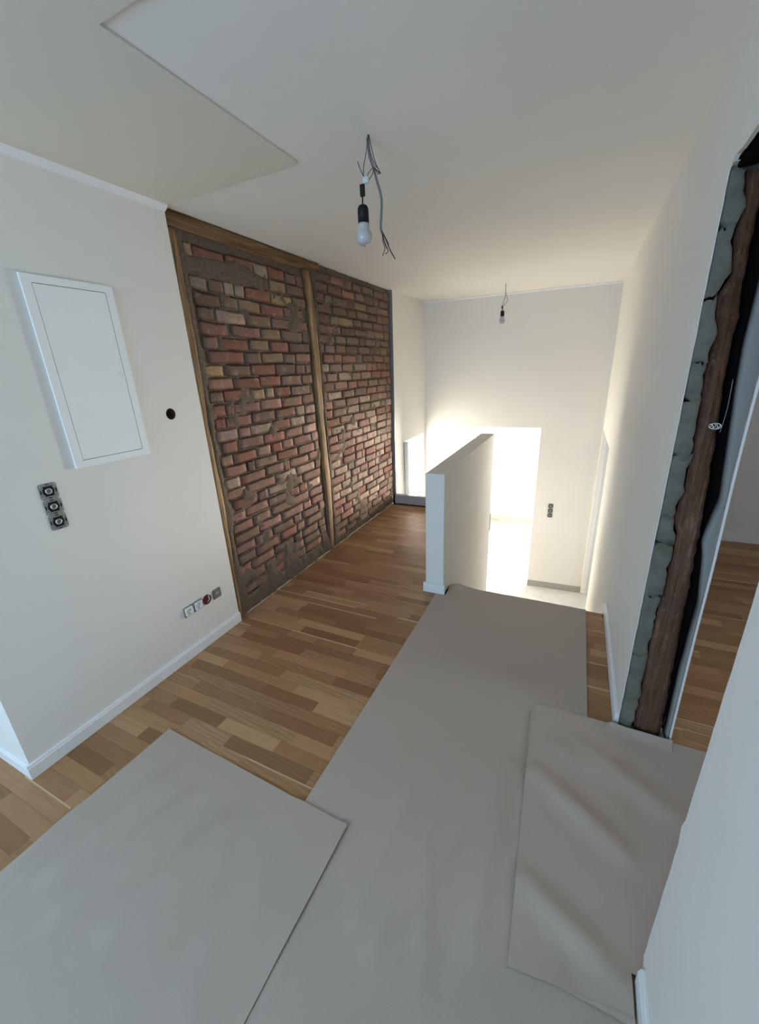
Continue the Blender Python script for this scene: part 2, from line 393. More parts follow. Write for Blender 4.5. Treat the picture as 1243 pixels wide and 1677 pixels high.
# side room seen through the knocked-through doorway
structure(slab('wall_side_room_back', [2.60, 4.7], [-0.011, H], lambda u, v: False, lambda u, v, t: (u, 4.60 + 0.12 * t, v), M['wall']))
structure(slab('wall_side_room_right', [-0.6, 1.0, 2.2, 4.6], [-0.011, 0.9, 2.1, H], lambda u, v: 1.0 < u < 2.2 and 0.9 < v < 2.1, lambda u, v, t: (4.7 + 0.1 * t, u, v), M['wall']))
structure(slab('wall_side_room_near', [2.60, 4.7], [-0.011, H], lambda u, v: False, lambda u, v, t: (u, -0.6 - 0.1 * t, v), M['wall']))
structure(box('baseboard_side_room', 2.61, 4.69, 4.582, 4.599, 0.0, 0.075, M['trim']))
# lower rooms beyond the two doorways
structure(slab('wall_far_room_back', [-0.04, 3.2], [ZL, 1.05], lambda u, v: False, lambda u, v, t: (u, 8.78 + 0.1 * t, v), M['wall_white']))
structure(slab('wall_far_room_left', [6.05, 9.0], [ZL, 1.05], lambda u, v: False, lambda u, v, t: (0.06 - 0.1 * t, u, v), M['wall_white']))
structure(slab('wall_far_room_right', [6.6, 9.0], [ZL, 1.05], lambda u, v: False, lambda u, v, t: (3.2 + 0.1 * t, u, v), M['wall_white']))
structure(slab('ceiling_far_room', [-0.04, 3.3], [6.2, 9.0], lambda u, v: False, lambda u, v, t: (u, v, 1.05 + 0.1 * t), M['ceiling']))
structure(box('baseboard_far_room', 0.07, 3.15, 8.762, 8.779, ZL, ZL + 0.09, M['base_cream']))
structure(slab('wall_lower_side_far', [2.455, 4.3], [ZL, 1.0], lambda u, v: False, lambda u, v, t: (u, 6.12 + 0.1 * t, v), M['wall']))
structure(slab('wall_lower_side_right', [4.7, 6.2], [ZL, 1.0], lambda u, v: False, lambda u, v, t: (4.2 + 0.1 * t, u, v), M['wall']))
structure(slab('wall_lower_side_near', [XR + 0.2, 4.3], [ZL, 1.0], lambda u, v: False, lambda u, v, t: (u, 4.76 - 0.03 * t, v), M['wall']))
structure(slab('ceiling_lower_side', [XR + 0.2, 4.3], [4.62, 6.2], lambda u, v: False, lambda u, v, t: (u, v, 1.0 + 0.1 * t), M['ceiling']))
structure(slab('leak_block_under_passage', [-0.1, 1.12], [ZL, -0.233], lambda u, v: False, lambda u, v, t: (u, 4.60 - 0.1 * t, v), M['wall']))  # unseen, added to stop light leaking under the passage
# half wall beside the stairs
structure(box('wall_half', 1.12, 1.265, 2.68, 4.57, ZL, 0.965, M['wall'], None, 0.004, 1))
# white heating pipe with its foot beside the stair window
hp = thing('heating_pipe', (0.03, 5.03, 0), 'white vertical pipe with a bulky foot beside the bright stair window', 'pipe')
tube('pipe', [(0.002, 0.0, ZL + 0.002), (0.002, 0, -0.5), (0.002, 0, 0.10), (0.001, 0, 0.45), (0.0, 0.0, 0.752)], 0.028, M['trim'], hp, 10)
tube('pipe_collar', [(0.003, -0.002, 0.0), (0.010, -0.006, 0.025), (0.008, -0.004, 0.06), (0.004, 0, 0.085)], lambda t: 0.046 - 0.014 * t, M['trim'], hp, 10)

# baseboards with a thin stepped lip
def baseboard(name, a, b, h=0.075, th=0.015, m='trim'):
    """a->b along the wall foot; the room is on the left of a->b"""
    a, b = Vector(a), Vector(b); d = (b - a).normalized(); n = Vector((-d.y, d.x, 0))
    prof = [(0, 0), (th, 0), (th, h * 0.80), (th * 0.82, h * 0.84), (th * 0.70, h * 0.96), (th * 0.5, h), (0, h)]
    bm = bmesh.new()
    R = [[bm.verts.new(p + n * u + Vector((0, 0, w))) for u, w in prof] for p in (a, b)]
    for i in range(len(prof)):
        j = (i + 1) % len(prof); bm.faces.new([R[0][i], R[0][j], R[1][j], R[1][i]])
    bm.faces.new(R[0][::-1]); bm.faces.new(R[1])
    return structure(from_bm(name, bm, M[m]))
baseboard('baseboard_left', (0.0005, 1.797, 0.0005), (0.0005, 0.479, 0.0005))
baseboard('baseboard_left_end', (0.0, 0.4935, 0.0005), (-1.69, 0.4935, 0.0005))
baseboard('baseboard_right', (XR - 0.0005, 1.81, 0.0005), (XR - 0.0005, 2.86, 0.0005), 0.08)
baseboard('baseboard_right_near', (XR - 0.0005, -2.55, 0.0005), (XR - 0.0005, 0.852, 0.0005), 0.08)
structure(box('baseboard_half_wall', 1.103, 1.278, 2.664, 2.6795, 0.0005, 0.082, M['trim'], None, 0.003, 1))
# skirting that runs down beside the stairs
bm = bmesh.new()
R = [[bm.verts.new(p) for p in ((XR - 0.016, y, z0), (XR - 0.001, y, z0), (XR - 0.001, y, z1), (XR - 0.016, y, z1))] for y, z0, z1 in ((2.861, -0.10, 0.075), (4.55, -1.45, -1.28))]
for i in range(4): bm.faces.new([R[0][i], R[0][(i + 1) % 4], R[1][(i + 1) % 4], R[1][i]])
bm.faces.new(R[0][::-1]); bm.faces.new(R[1])
structure(from_bm('baseboard_stairs', bm, M['trim']))
# grey skirting on the far wall, and the lining of the lower right doorway
bm = box_bm(0, 1, 0, 1, 0, 1)
for v in bm.verts:
    u = 1.645 + v.co.x * (XR - 1.646); v.co = Vector((u, 5.88 + 0.0585 * u - 0.001 - 0.014 * (1 - v.co.y), ZL + 0.0005 + 0.092 * v.co.z))
structure(from_bm('baseboard_far', bm, M['base_grey']))
structure(box('trim_4', XR + 0.001, XR + 0.062, 5.965, 6.02, ZL + 0.02, 0.838, M['wall'], None, 0.003, 1))
# cove strip at the top of the left wall
bm = bmesh.new()
prof = [(0, 0), (0.004, 0), (0.018, 0.008), (0.028, 0.017), (0.032, 0.024), (0, 0.024)]
R = [[bm.verts.new((u, y, H - 0.0315 + w)) for u, w in prof] for y in (0.494, 1.797)]
for i in range(6): bm.faces.new([R[0][i], R[0][(i + 1) % 6], R[1][(i + 1) % 6], R[1][i]])
bm.faces.new(R[0][::-1]); bm.faces.new(R[1])
structure(from_bm('trim_1', bm, M['trim']))
bm = bmesh.new()
prof = [(0, 0), (0.01, 0), (0.022, 0.014), (0.022, 0.02), (0, 0.02)]
R = [[bm.verts.new((max(u, 0), 5.88 + 0.0585 * u - 0.0005 - a, H - 0.0205 + w)) for a, w in prof] for u in (0.0, XR - 0.001)]
for i in range(5): bm.faces.new([R[0][i], R[0][(i + 1) % 5], R[1][(i + 1) % 5], R[1][i]])
bm.faces.new(R[0][::-1]); bm.faces.new(R[1])
structure(from_bm('trim_5', bm, M['trim']))

# ------------------------------------------------------------------ floor strips (oak parquet, strips run across the room)
unit = bmesh.new(); box_bm(-.5, .5, -.5, .5, -1, 0, 0, 1, unit)
strip_me = bpy.data.meshes.new('plank'); unit.to_mesh(strip_me); unit.free(); strip_me.materials.append(M['oak'])
rnd = random.Random(21)
SW = 0.0685
def strips(parent, x0f, x1f, y0, y1, keep, seed):
    rnd = random.Random(seed); out = []
    r0 = int(y0 / SW); r1 = int(math.ceil(y1 / SW))
    for r in range(r0, r1):
        ya, yb = r * SW, (r + 1) * SW
        ya, yb = max(ya, y0), min(yb, y1)
        if yb - ya < 0.01: continue
        xa, xb = x0f((ya + yb) / 2), x1f((ya + yb) / 2)
        x = xa - rnd.uniform(0, 0.35)
        while x < xb:
            L = rnd.choice((0.24, 0.30, 0.36, 0.42, 0.5, 0.56)) + rnd.uniform(-0.03, 0.03)
            if xb - x - L < 0.04: L = xb - x + 0.001
            a, b = max(x, xa), min(x + L, xb); x += L
            if b - a < 0.03 and a <= xa + 1e-6: x = xa; continue
            if b - a < 0.004: continue
            if not keep((a + b) / 2, (ya + yb) / 2, a, b): continue
            o = bpy.data.objects.new('plank', strip_me); COL.objects.link(o); o.parent = parent
            o.location = ((a + b) / 2, (ya + yb) / 2, -rnd.uniform(0, 0.0004)); o.scale = (b - a - 0.0007, yb - ya - 0.0007, 0.011)
            out.append(o)
    return out
def in_view(x, y, z=0.0, m=0.15):
    p = cam.matrix_world.inverted() @ Vector((x, y, z))
    if p.z > -0.05: return False
    f = 657.4625; u = p.x / -p.z * f / 1243; v = p.y / -p.z * f / 1677
    return abs(u) < 0.5 + m and abs(v) < 0.5 + m
def keep_main(x, y, a, b):
    if not (in_view(a, y) or in_view(b, y) or in_view(x, y)): return False
    if y < 0.80 and a > 0.42 : return False
    if y < 2.60 and 1.30 < a and b < 2.20: return False
    return True
n = 0
def x0_main(y): return -1.0 if y < 0.49 else 0.0155 if y < 1.797 else -0.028
def x1_main(y): return 1.12 if y > 2.68 else 1.60
n += len(strips(floor, x0_main, x1_main, 0.15, YE, keep_main, 3))
n += len(strips(floor, lambda y: 2.16, lambda y: XR - 0.016, 1.75, YS - 0.045, lambda *a: True, 4))
n += len(strips(side_floor, lambda y: 2.605, lambda y: 4.2, 1.70, 4.58, lambda x, y, a, b: in_view(a, y) or in_view(b, y), 5))
def bare_rest():
    bm = bmesh.new()
    for x0, x1, y0, y1 in ((-1.7, XR, -2.6, 0.14), (0.45, XR, 0.14, 0.80), (1.62, XR, 0.80, 1.74), (XR, 2.60, 0.9, 1.8)):
        box_bm(x0, x1, y0, y1, -0.011, -0.0006, 0, 1, bm)
    o = from_bm('floor_planks', bm, M['oak'], floor); o['kind'] = 'stuff'
bare_rest()
# thin cork edge along the brick foot
structure(box('trim_6', -0.034, -0.020, 1.86, 4.66, -0.010, 0.004, M['base_cream']))

# ------------------------------------------------------------------ brick wall with its timbers
bw = structure(slab('wall_left_brick', [1.797, 4.745], [-0.2, H], lambda u, v: False, lambda u, v, t: (-0.075 - 0.1 * t, u, v), M['mortar']))
def wobble(p, s, seed=0.0): return noise.noise(Vector((p[0] * s + seed, p[1] * s - seed, seed * 0.7)))
def smear(y, z):
    """how far mortar is smeared over the bricks, 0..1"""
    v = 0.0
    v += 1.1 * math.exp(-(((y - 2.22) / 0.36) ** 4 + ((z - 2.305) / 0.062) ** 4))
    v += 0.72 * math.exp(-((z - 0.03) / 0.13) ** 2) * (1.0 if y < 3.1 else 0.6)
    v += 0.38 * math.exp(-(((y - 2.2) / 0.5) ** 2 + ((z - 0.26) / 0.2) ** 2))
    v += 0.9 * math.exp(-((y - 1.875) / 0.035) ** 2) + 0.9 * math.exp(-((y - 3.205) / 0.022) ** 2)
    v += 0.35 * math.exp(-(((y - 3.45) / 0.3) ** 2 + ((z - 2.25) / 0.25) ** 2))
    v += 0.95 * max(0, wobble((y, z), 3.3, 4.2)) ** 1.1 + 0.85 * max(0, wobble((y, z), 8.5, 1.7)) + 0.5 * max(0, wobble((y, z), 19, 6.0))
    return min(1.0, v)
NY, NZ = 200, 170
bm = bmesh.new(); G = []
for i in range(NY + 1):
    row = []
    for j in range(NZ + 1):
        y = 1.80 + (4.74 - 1.80) * i / NY; z = -0.005 + (H - 0.002 + 0.005) * j / NZ
        s = smear(y, z)
        x = -0.0400 + 0.0195 * max(0, (s - 0.30)) / 0.70 + 0.004 * wobble((y, z), 30) + 0.003 * wobble((y, z), 70, 3)
        row.append(bm.verts.new((x, y, z)))
    G.append(row)
for i in range(NY):
    for j in range(NZ): bm.faces.new([G[i][j], G[i + 1][j], G[i + 1][j + 1], G[i][j + 1]])
mb = from_bm('mortar_bed', bm, M['mortar'], bw, True)
# brick shapes
def brick_mesh(seed, tint=None):
    rnd = random.Random(seed); bm = bmesh.new(); nx, nzz = 6, 3; F = []
    for i in range(nx + 1):
        col = []
        for j in range(nzz + 1):
            u, v = (-0.5, -0.462, -0.25, 0.0, 0.25, 0.462, 0.5)[i], (-0.5, -0.36, 0.36, 0.5)[j]
            eu, ev = i in (0, nx), j in (0, nzz)
            d = 0.0022 * rnd.uniform(-1, 1)
            if eu or ev: d -= 0.0025 + 0.0025 * rnd.random()
            if eu and ev: d -= 0.004
            uu = u + rnd.uniform(-0.014, 0.014); vv = v + (rnd.uniform(-0.06, 0.05) if ev else rnd.uniform(-0.05, 0.05))
            if eu and ev: uu *= 0.975; vv *= 0.88
            col.append(bm.verts.new((d, uu, vv)))
        F.append(col)
    for i in range(nx):
        for j in range(nzz): bm.faces.new([F[i][j], F[i + 1][j], F[i + 1][j + 1], F[i][j + 1]])
    loop = [F[i][0] for i in range(nx + 1)] + [F[nx][j] for j in range(1, nzz + 1)] + [F[i][nzz] for i in range(nx - 1, -1, -1)] + [F[0][j] for j in range(nzz - 1, 0, -1)]
    back = [bm.verts.new((-0.045, v.co.y, v.co.z)) for v in loop]
    for k in range(len(loop)):
        q = (k + 1) % len(loop); bm.faces.new([loop[k], back[k], back[q], loop[q]])
    lay = bm.loops.layers.color.new('tint')
    for f in bm.faces:
        for l in f.loops: l[lay] = (1, 1, 1, 1) if tint is None else tint
    bmesh.ops.recalc_face_normals(bm, faces=bm.faces[:])
    return bm
variants = []
for s in range(14):
    b_ = brick_mesh(s + 40); me = bpy.data.meshes.new('brick'); b_.to_mesh(me); b_.free()
    me.materials.append(M['brick'])
    for p in me.polygons: p.use_smooth = True
    variants.append(me)
PAL = {'R': (0.25, 0.122, 0.092), 'P': (0.27, 0.168, 0.135), 'B': (0.185, 0.128, 0.097), 'Y': (0.38, 0.28, 0.155), 'O': (0.31, 0.235, 0.15),
       'W': (0.35, 0.29, 0.23), 'D': (0.12, 0.085, 0.066), 'G': (0.205, 0.158, 0.122), 'L': (0.40, 0.31, 0.25)}
ROW = 0.0815; Z0 = 2.243
# bricks one can recognise: (row counted from the ochre brick's row, y0, y1, colour)
anchors = {
    -2: [(1.97, 2.20, 'R'), (2.215, 2.46, 'R'), (2.62, 2.80, 'R')],
    0: [(2.26, 2.34, 'W'), (2.354, 2.606, 'R'), (2.63, 2.866, 'Y')],
    1: [(1.92, 2.112, 'B'), (2.283, 2.483, 'O'), (2.50, 2.74, 'R')],
    2: [(1.93, 2.05, 'G'), (2.076, 2.321, 'W'), (2.345, 2.58, 'B'), (2.60, 2.83, 'G')],
    3: [(1.93, 2.15, 'R'), (2.19, 2.45, 'P'), (2.47, 2.68, 'O')],
    4: [(1.93, 2.04, 'P'), (2.078, 2.316, 'R'), (2.34, 2.53, 'O'), (2.56, 2.76, 'R')],
    5: [(1.954, 2.256, 'R'), (2.44, 2.68, 'O'), (2.69, 2.83, 'G')],
    6: [(1.90, 2.054, 'Y'), (2.08, 2.30, 'B'), (2.31, 2.56, 'R')],
    7: [(2.13, 2.38, 'R'), (2.39, 2.62, 'R')],
    8: [(2.023, 2.265, 'R'), (2.285, 2.42, 'O'), (2.44, 2.52, 'W'), (2.53, 2.72, 'R')],
    9: [(2.101, 2.354, 'P'), (2.37, 2.60, 'P')],
    10: [(2.008, 2.243, 'P'), (2.26, 2.50, 'B')],
    11: [(2.219, 2.454, 'W'), (2.47, 2.68, 'R')],
    12: [(1.94, 2.07, 'R'), (2.60, 2.83, 'P')],
    13: [(2.02, 2.24, 'R'), (2.25, 2.40, 'P'), (2.42, 2.54, 'R'), (2.70, 2.95, 'P')],
    14: [(1.927, 2.119, 'P'), (2.214, 2.456, 'P'), (2.48, 2.73, 'R'), (2.75, 2.98, 'P')],
    15: [(2.06, 2.31, 'R'), (2.33, 2.53, 'P'), (2.62, 2.87, 'P')],
    16: [(2.10, 2.40, 'P'), (2.423, 2.687, 'W')],
    17: [(1.95, 2.18, 'R'), (2.321, 2.567, 'W')],
    18: [(2.05, 2.29, 'R'), (2.70, 2.82, 'R'), (2.83, 3.02, 'L')],
    20: [(2.430, 2.716, 'P')],
    22: [(2.40, 2.60, 'R')],
    24: [(2.30, 2.494, 'R'), (2.494, 2.679, 'P')],
}
anchors_r = {1: [(3.561, 3.836, 'Y')], 5: [(3.25, 3.42, 'R'), (3.586, 3.857, 'R')], 6: [(3.817, 4.081, 'W')], 7: [(3.50, 3.73, 'W'), (3.75, 3.93, 'G')],
             13: [(3.285, 3.535, 'W'), (3.557, 3.819, 'L')], 17: [(3.473, 3.729, 'R'), (3.95, 4.21, 'R')], 21: [(3.604, 3.852, 'L'), (3.87, 4.11, 'L')],
             24: [(3.958, 4.222, 'L')]}
rnd = random.Random(77)
def pick(y, z):  # paler mix towards the lower right paints in the light falling there
    if y < 3.1:
        if z > 2.0: w = 'BBGGWPO'
        elif z > 1.55: w = 'BBPRGDB'
        elif z > 0.75: w = 'PPRPBRWD' if y < 2.7 else 'PPWLPLB'
        else: w = 'BBPDBGPR' if y < 2.7 else 'BPWGPB'
    else:
        if z > 1.75: w = 'BGBPBGPBB'
        elif z > 1.3: w = 'BPGPWBR'
        elif z > 0.3: w = 'PLWLPRWG'
        else: w = 'PBWPBG'
    return rnd.choice(w)
bricks = []
for k in range(-4, 31):
    zt = Z0 - ROW * k
    if zt < 0.02 or zt - 0.06 > 2.50: continue
    for pa, (ya, yb), anc in ((0, (1.905, 3.05), anchors), (1, (3.215, 4.715), anchors_r)):
        if pa == 0 and zt > 2.46: continue
        if pa == 1 and zt > 2.545: continue
        fixed = sorted(anc.get(k, []))
        spans = []; cur = ya - rnd.choice((0.0, 0.06, 0.0, 0.13))
        for f in fixed + [(yb, yb, None)]:
            while cur < f[0] - 0.03:
                room = f[0] - cur
                L = rnd.choice((0.25, 0.25, 0.25, 0.24, 0.12, 0.18)) + rnd.uniform(-0.012, 0.012)
                if room - L < 0.05: L = room - 0.010
                a, b = cur, cur + L; cur = b + rnd.uniform(0.010, 0.020)
                a = max(a, ya); b = min(b, f[0] - 0.008)
                if b - a > 0.045: spans.append((a, b, None))
            if f[2]: spans.append(f); cur = f[1] + 0.013
        for a, b, c in spans:
            hgt = 0.0735 + rnd.uniform(-0.005, 0.003); zc = zt - 0.034 + rnd.uniform(-0.004, 0.004)
            if zc - hgt / 2 < 0.004 or zc + hgt / 2 > H - 0.004: continue
            key = c or pick((a + b) / 2, zc)
            base = PAL[key]; j = rnd.uniform(0.82, 1.18)
            tint = tuple(min(1, v * q * j * rnd.uniform(0.95, 1.05)) for v, q in zip(base, (0.97, 0.88, 0.85)))
            bricks.append(dict(y=(a + b) / 2, L=b - a, z=zc, h=hgt, x=-0.029 + rnd.uniform(-0.004, 0.004), t=tint, rx=rnd.uniform(-0.018, 0.018), ry=rnd.uniform(-0.02, 0.02), v=rnd.randrange(14)))
def proj_area(b):
    d = (Vector((0, b['y'], b['z'])) - cam.location); return b['L'] * b['h'] * abs(d.x) / d.length ** 3
bricks.sort(key=proj_area, reverse=True)
def brick_matrix(b):
    return Matrix.Translation((b['x'], b['y'], b['z'])) @ Matrix.Rotation(b['rx'], 4, 'X') @ Matrix.Rotation(b['ry'], 4, 'Z') @ Matrix.Diagonal((1, b['L'], b['h'], 1))
for b in bricks[:300]:
    o = bpy.data.objects.new('brick', variants[b['v']]); COL.objects.link(o); o.parent = bw
    o.matrix_local = brick_matrix(b); o.color = (*b['t'], 1)
if len(bricks) > 300:
    me = bpy.data.meshes.new('far_bricks'); vs_, fs, cols = [], [], []
    for i, b in enumerate(bricks[300:]):
        src = variants[b['v']]; mtx = brick_matrix(b); off = len(vs_)
        vs_ += [mtx @ v.co for v in src.vertices]
        for p in src.polygons:
            fs.append([off + q for q in p.vertices]); cols += [(*b['t'], 1)] * len(p.vertices)
    me.from_pydata(vs_, [], fs)
    at = me.color_attributes.new('tint', 'BYTE_COLOR', 'CORNER')
    for q, c in zip(at.data, cols): q.color = c
    o = link('far_bricks', me, M['brick_rest'], bw, True); o['kind'] = 'stuff'
print('bricks', len(bricks), 'planks', n)

def beam_upright(name, left, right, z0, z1, xf, depth, m, parent, seed, nrow=56, jit=0.006, bulge=0.006):
    """timber standing against the wall: left/right are y limits as (y, z) lists"""
    bm = bmesh.new(); rows = []; nc = 5
    for i in range(nrow + 1):
        z = z1 + (z0 - z1) * i / nrow
        a = interp(left, z) + jit * wobble((z, 1), 7, seed); b = interp(right, z) + jit * wobble((z, 2), 6, seed + 3)
        r = [bm.verts.new((xf - depth, a, z))]
        for k in range(nc + 1):
            t = k / nc; x = xf - bulge * (abs(2 * t - 1) ** 3) + 0.003 * wobble((z, t), 9, seed + 5)
            r.append(bm.verts.new((x, a + (b - a) * t, z)))
        r.append(bm.verts.new((xf - depth, b, z))); rows.append(r)
    for A, B in zip(rows, rows[1:]):
        for k in range(len(A) - 1): bm.faces.new([A[k], A[k + 1], B[k + 1], B[k]])
        bm.faces.new([A[-1], A[0], B[0], B[-1]])
    bm.faces.new(rows[0]); bm.faces.new(rows[-1][::-1])
    return from_bm(name, bm, M[m], parent, True)
beam_upright('timber_post', [(1.803, 2.47), (1.803, 0.0)], [(1.856, 2.47), (1.862, 1.9), (1.845, 1.4), (1.855, 0.9), (1.842, 0.4), (1.84, 0.0)], 0.002, 2.448, -0.012, 0.06, 'timber_z', bw, 2.2)
beam_upright('timber_post', [(3.035, 2.5), (3.075, 2.2), (3.07, 1.6), (3.085, 1.0), (3.09, 0.0)], [(3.115, 2.5), (3.165, 2.2), (3.175, 1.7), (3.155, 1.2), (3.185, 0.7), (3.16, 0.3), (3.15, 0.0)], 0.002, 2.46, -0.014, 0.06, 'timber_z', bw, 6.1)
# head beam, lying along the ceiling
bm = bmesh.new(); rows = []
for i in range(61):
    y = 1.803 + (3.268 - 1.803) * i / 60
    zb = 2.462 + 0.008 * wobble((y, 0), 4, 8) + 0.03 * max(0, (y - 3.0) / 0.27); zt = H - 0.003
    r = [bm.verts.new((-0.07, y, zt))]
    for k in range(5):
        t = k / 4; r.append(bm.verts.new((-0.010 - 0.006 * abs(2 * t - 1) ** 3 + 0.003 * wobble((y, t), 8, 5), y, zt + (zb - zt) * t)))
    r.append(bm.verts.new((-0.07, y, zb))); rows.append(r)
for A, B in zip(rows, rows[1:]):
    for k in range(len(A) - 1): bm.faces.new([A[k], A[k + 1], B[k + 1], B[k]])
    bm.faces.new([A[-1], A[0], B[0], B[-1]])
bm.faces.new(rows[0]); bm.faces.new(rows[-1][::-1])
from_bm('timber_beam', bm, M['timber_y'], bw, True)
# metal edge profile where the brick stops
bm = bmesh.new()
for x0, x1, o0, o1 in ((-0.04, 0.004, 0.0, 0.012),):
    R = [[bm.verts.new((x, yb + o, z)) for x, o in ((x0, o0), (x1, o0), (x1, o1), (x0, o1))] for yb, z in ((4.70, 0.0), (4.745, H - 0.003))]
    for i in range(4): bm.faces.new([R[0][i], R[0][(i + 1) % 4], R[1][(i + 1) % 4], R[1][i]])
    bm.faces.new(R[0][::-1]); bm.faces.new(R[1])
structure(from_bm('trim_7', bm, M['zinc']))

# ------------------------------------------------------------------ raw jamb of the knocked-through doorway
EL = [(2.3985, 2.3), (2.3985, 0.0)]
PT = [(2.439, 2.208), (2.457, 2.11), (2.442, 2.043), (2.46, 1.916), (2.433, 1.853), (2.448, 1.749), (2.447, 1.616), (2.452, 1.479), (2.462, 1.22), (2.447, 1.072), (2.469, 1.021), (2.463, 0.733), (2.458, 0.574), (2.463, 0.361), (2.464, 0.0)]
TB = [(2.493, 2.2), (2.494, 1.938), (2.505, 1.79), (2.502, 1.602), (2.515, 1.479), (2.535, 1.143), (2.543, 0.914), (2.555, 0.514), (2.572, 0.0)]
BB = [(2.546, 2.2), (2.541, 1.708), (2.55, 1.551), (2.556, 1.479), (2.580, 1.173), (2.556, 0.998), (2.571, 0.928), (2.592, 0.723), (2.588, 0.392), (2.593, 0.0)]
BR = [(2.585, 2.2), (2.589, 1.449), (2.591, 1.27), (2.598, 1.013), (2.597, 0.886), (2.597, 0.662), (2.602, 0.362), (2.604, 0.07), (2.606, 0.0)]
def jamb_piece(name, L, Rr, z0, z1, yf, depth, m, parent, seed, jit=0.004, bulge=0.004, nrow=None, ragged=0.0):
    bm = bmesh.new(); rows = []; nc = 5; nrow = nrow or max(6, int((z1 - z0) / 0.02))
    for i in range(nrow + 1):
        zb = z1 + (z0 - z1) * i / nrow
        a = interp(L, zb) if callable(L) is False else L(zb); b = interp(Rr, zb) + jit * wobble((zb, 2), 24, seed + 3) + 0.5 * jit * wobble((zb, 2), 75, seed + 1)
        r = [bm.verts.new((a, yf + depth, zb))]
        for k in range(nc + 1):
            t = k / nc
            zz = zb + (ragged * wobble((t * 3, i // nrow), 1.9, seed + i // nrow * 4) if i in (0, nrow) else 0)
            zz = min(max(zz, 0.001), 2.215)
            r.append(bm.verts.new((a + (b - a) * t, yf + bulge * abs(2 * t - 1) ** 3 + 0.0025 * wobble((zb, t * 0.4), 14, seed + 5), zz)))
        r.append(bm.verts.new((b, yf + depth, zb))); rows.append(r)
    for A, B in zip(rows, rows[1:]):
        for k in range(len(A) - 1): bm.faces.new([A[k], A[k + 1], B[k + 1], B[k]])
        bm.faces.new([A[-1], A[0], B[0], B[-1]])
    bm.faces.new(rows[0]); bm.faces.new(rows[-1][::-1])
    return from_bm(name, bm, M[m], parent, True)
jamb = thing('raw_jamb', (0, 0, 0), 'raw doorway jamb with exposed brown timber post and broken grey plaster', 'door jamb')
jamb['kind'] = 'thing'
back = (jamb_piece('gap_backing', [(2.401, 2.3), (2.401, 0)], [(2.594, 2.3), (2.594, 0)], 0.001, 2.214, 1.885, 0.013, 'gap', jamb, 1, 0, 0))  # black sheet paints in the deep shadow of the gap
rnd = random.Random(9)
brk = [2.21, 2.06, 1.86, 1.66, 1.53, 1.33, 1.09, 0.98, 0.74, 0.43, 0.002]
for i, (za, zb) in enumerate(zip(brk, brk[1:])):
    jamb_piece('plaster_piece', EL, [(a - 0.004, q) for a, q in PT], zb + 0.002, za - 0.002, 1.803 + rnd.uniform(-0.006, 0.006), 0.07, 'plaster', jamb, 3 + i * 2.3, 0.010, 0.006, None, 0.030)
post = jamb_piece('timber_post', [(a + 0.001 + 0.007 * wobble((z, 0), 9, 2), z) for a, z in PT], TB, 0.001, 2.195, 1.812, 0.06, 'post', jamb, 5.5, 0.005, 0.012, 110)
post['label'] = 'dark brown split timber post'
jamb_piece('edge_plaster', BB, BR, 0.001, 2.20, 1.808, 0.07, 'raw_edge', jamb, 8.8, 0.003, 0.003, 100)
o = tube('corner_bead', [(2.600, 1.804, 2.19), (2.593, 1.804, 1.45), (2.600, 1.804, 0.9), (2.601, 1.804, 0.6), (2.606, 1.804, 0.08), (2.608, 1.804, 0.002)], 0.0045, M['trim'], jamb, 6)
# crumpled foil and loose cable in the gap beside the post
o = from_bm('gap_cable', tube_bm([(2.527, 1.816, 1.60), (2.530, 1.814, 1.5), (2.526, 1.816, 1.42)], 0.0011, 5), M['raw_edge'], jamb, True)
bm = bmesh.new(); pts = []
for q in range(7):
    a = q * PI / 3.5
    pts.append((2.505 + 0.018 * math.cos(a), 1.802, 1.443 + 0.010 * math.sin(a)))
tube_bm(pts + [pts[0]], 0.0013, 5, bm)
for q in range(5):
    tube_bm([(2.490 + 0.006 * q, 1.802, 1.436), (2.494 + 0.006 * q, 1.800, 1.443 + 0.004 * (-1) ** q), (2.488 + 0.007 * q, 1.802, 1.451)], 0.0010, 5, bm)
tag(from_bm('wire_coil', bm, M['white_plastic'], None, True), 'small coil of white wire stuck to the dark timber post of the raw doorway', 'wire')
# dark rough lintel over the doorway
lint = structure(box('wall_right_lintel', XR + 0.012, XR + 0.19, 0.90, 1.79, 2.216, 2.2225, M['gap']))
rnd = random.Random(12)
for i in range(6):
    yy = 1.18 + i * 0.105
    bm = box_bm(XR + 0.014, XR + 0.014 + rnd.uniform(0.03, 0.07), yy, yy + 0.085, 2.197 + rnd.uniform(-0.01, 0.006), 2.2155, 0.008, 2)
    from_bm('plaster_piece', bm, M['plaster'] if i % 3 == 0 else M['gap'], lint)

# ------------------------------------------------------------------ stairs
st = thing('staircase', (1.83, YS, 0), 'oak staircase going down behind the half wall', 'stairs')
def child_box(name, x0, x1, y0, y1, z0, z1, m, p, bev=0.0):
    b_ = box_bm(x0 - p.location.x, x1 - p.location.x, y0 - p.location.y, y1 - p.location.y, z0 - p.location.z, z1 - p.location.z, bev, 2)
    return from_bm(name, b_, m, p)
child_box('nosing', 1.267, XR - 0.017, YS - 0.042, YS + 0.012, -0.036, -0.004, M['oak'], st, 0.008)
for i in range(8):
    zt = -0.2 * i
    child_box('riser', 1.267, XR - 0.017, YS + 0.25 * i + 0.001, YS + 0.25 * i + 0.016, zt - 0.199, zt - 0.036, M['trim'], st)
    if i < 7: child_box('tread', 1.267, XR - 0.017, YS + 0.25 * i + 0.017, YS + 0.25 * (i + 1) + 0.02, zt - 0.2 - 0.034, zt - 0.2, M['oak'], st, 0.006)

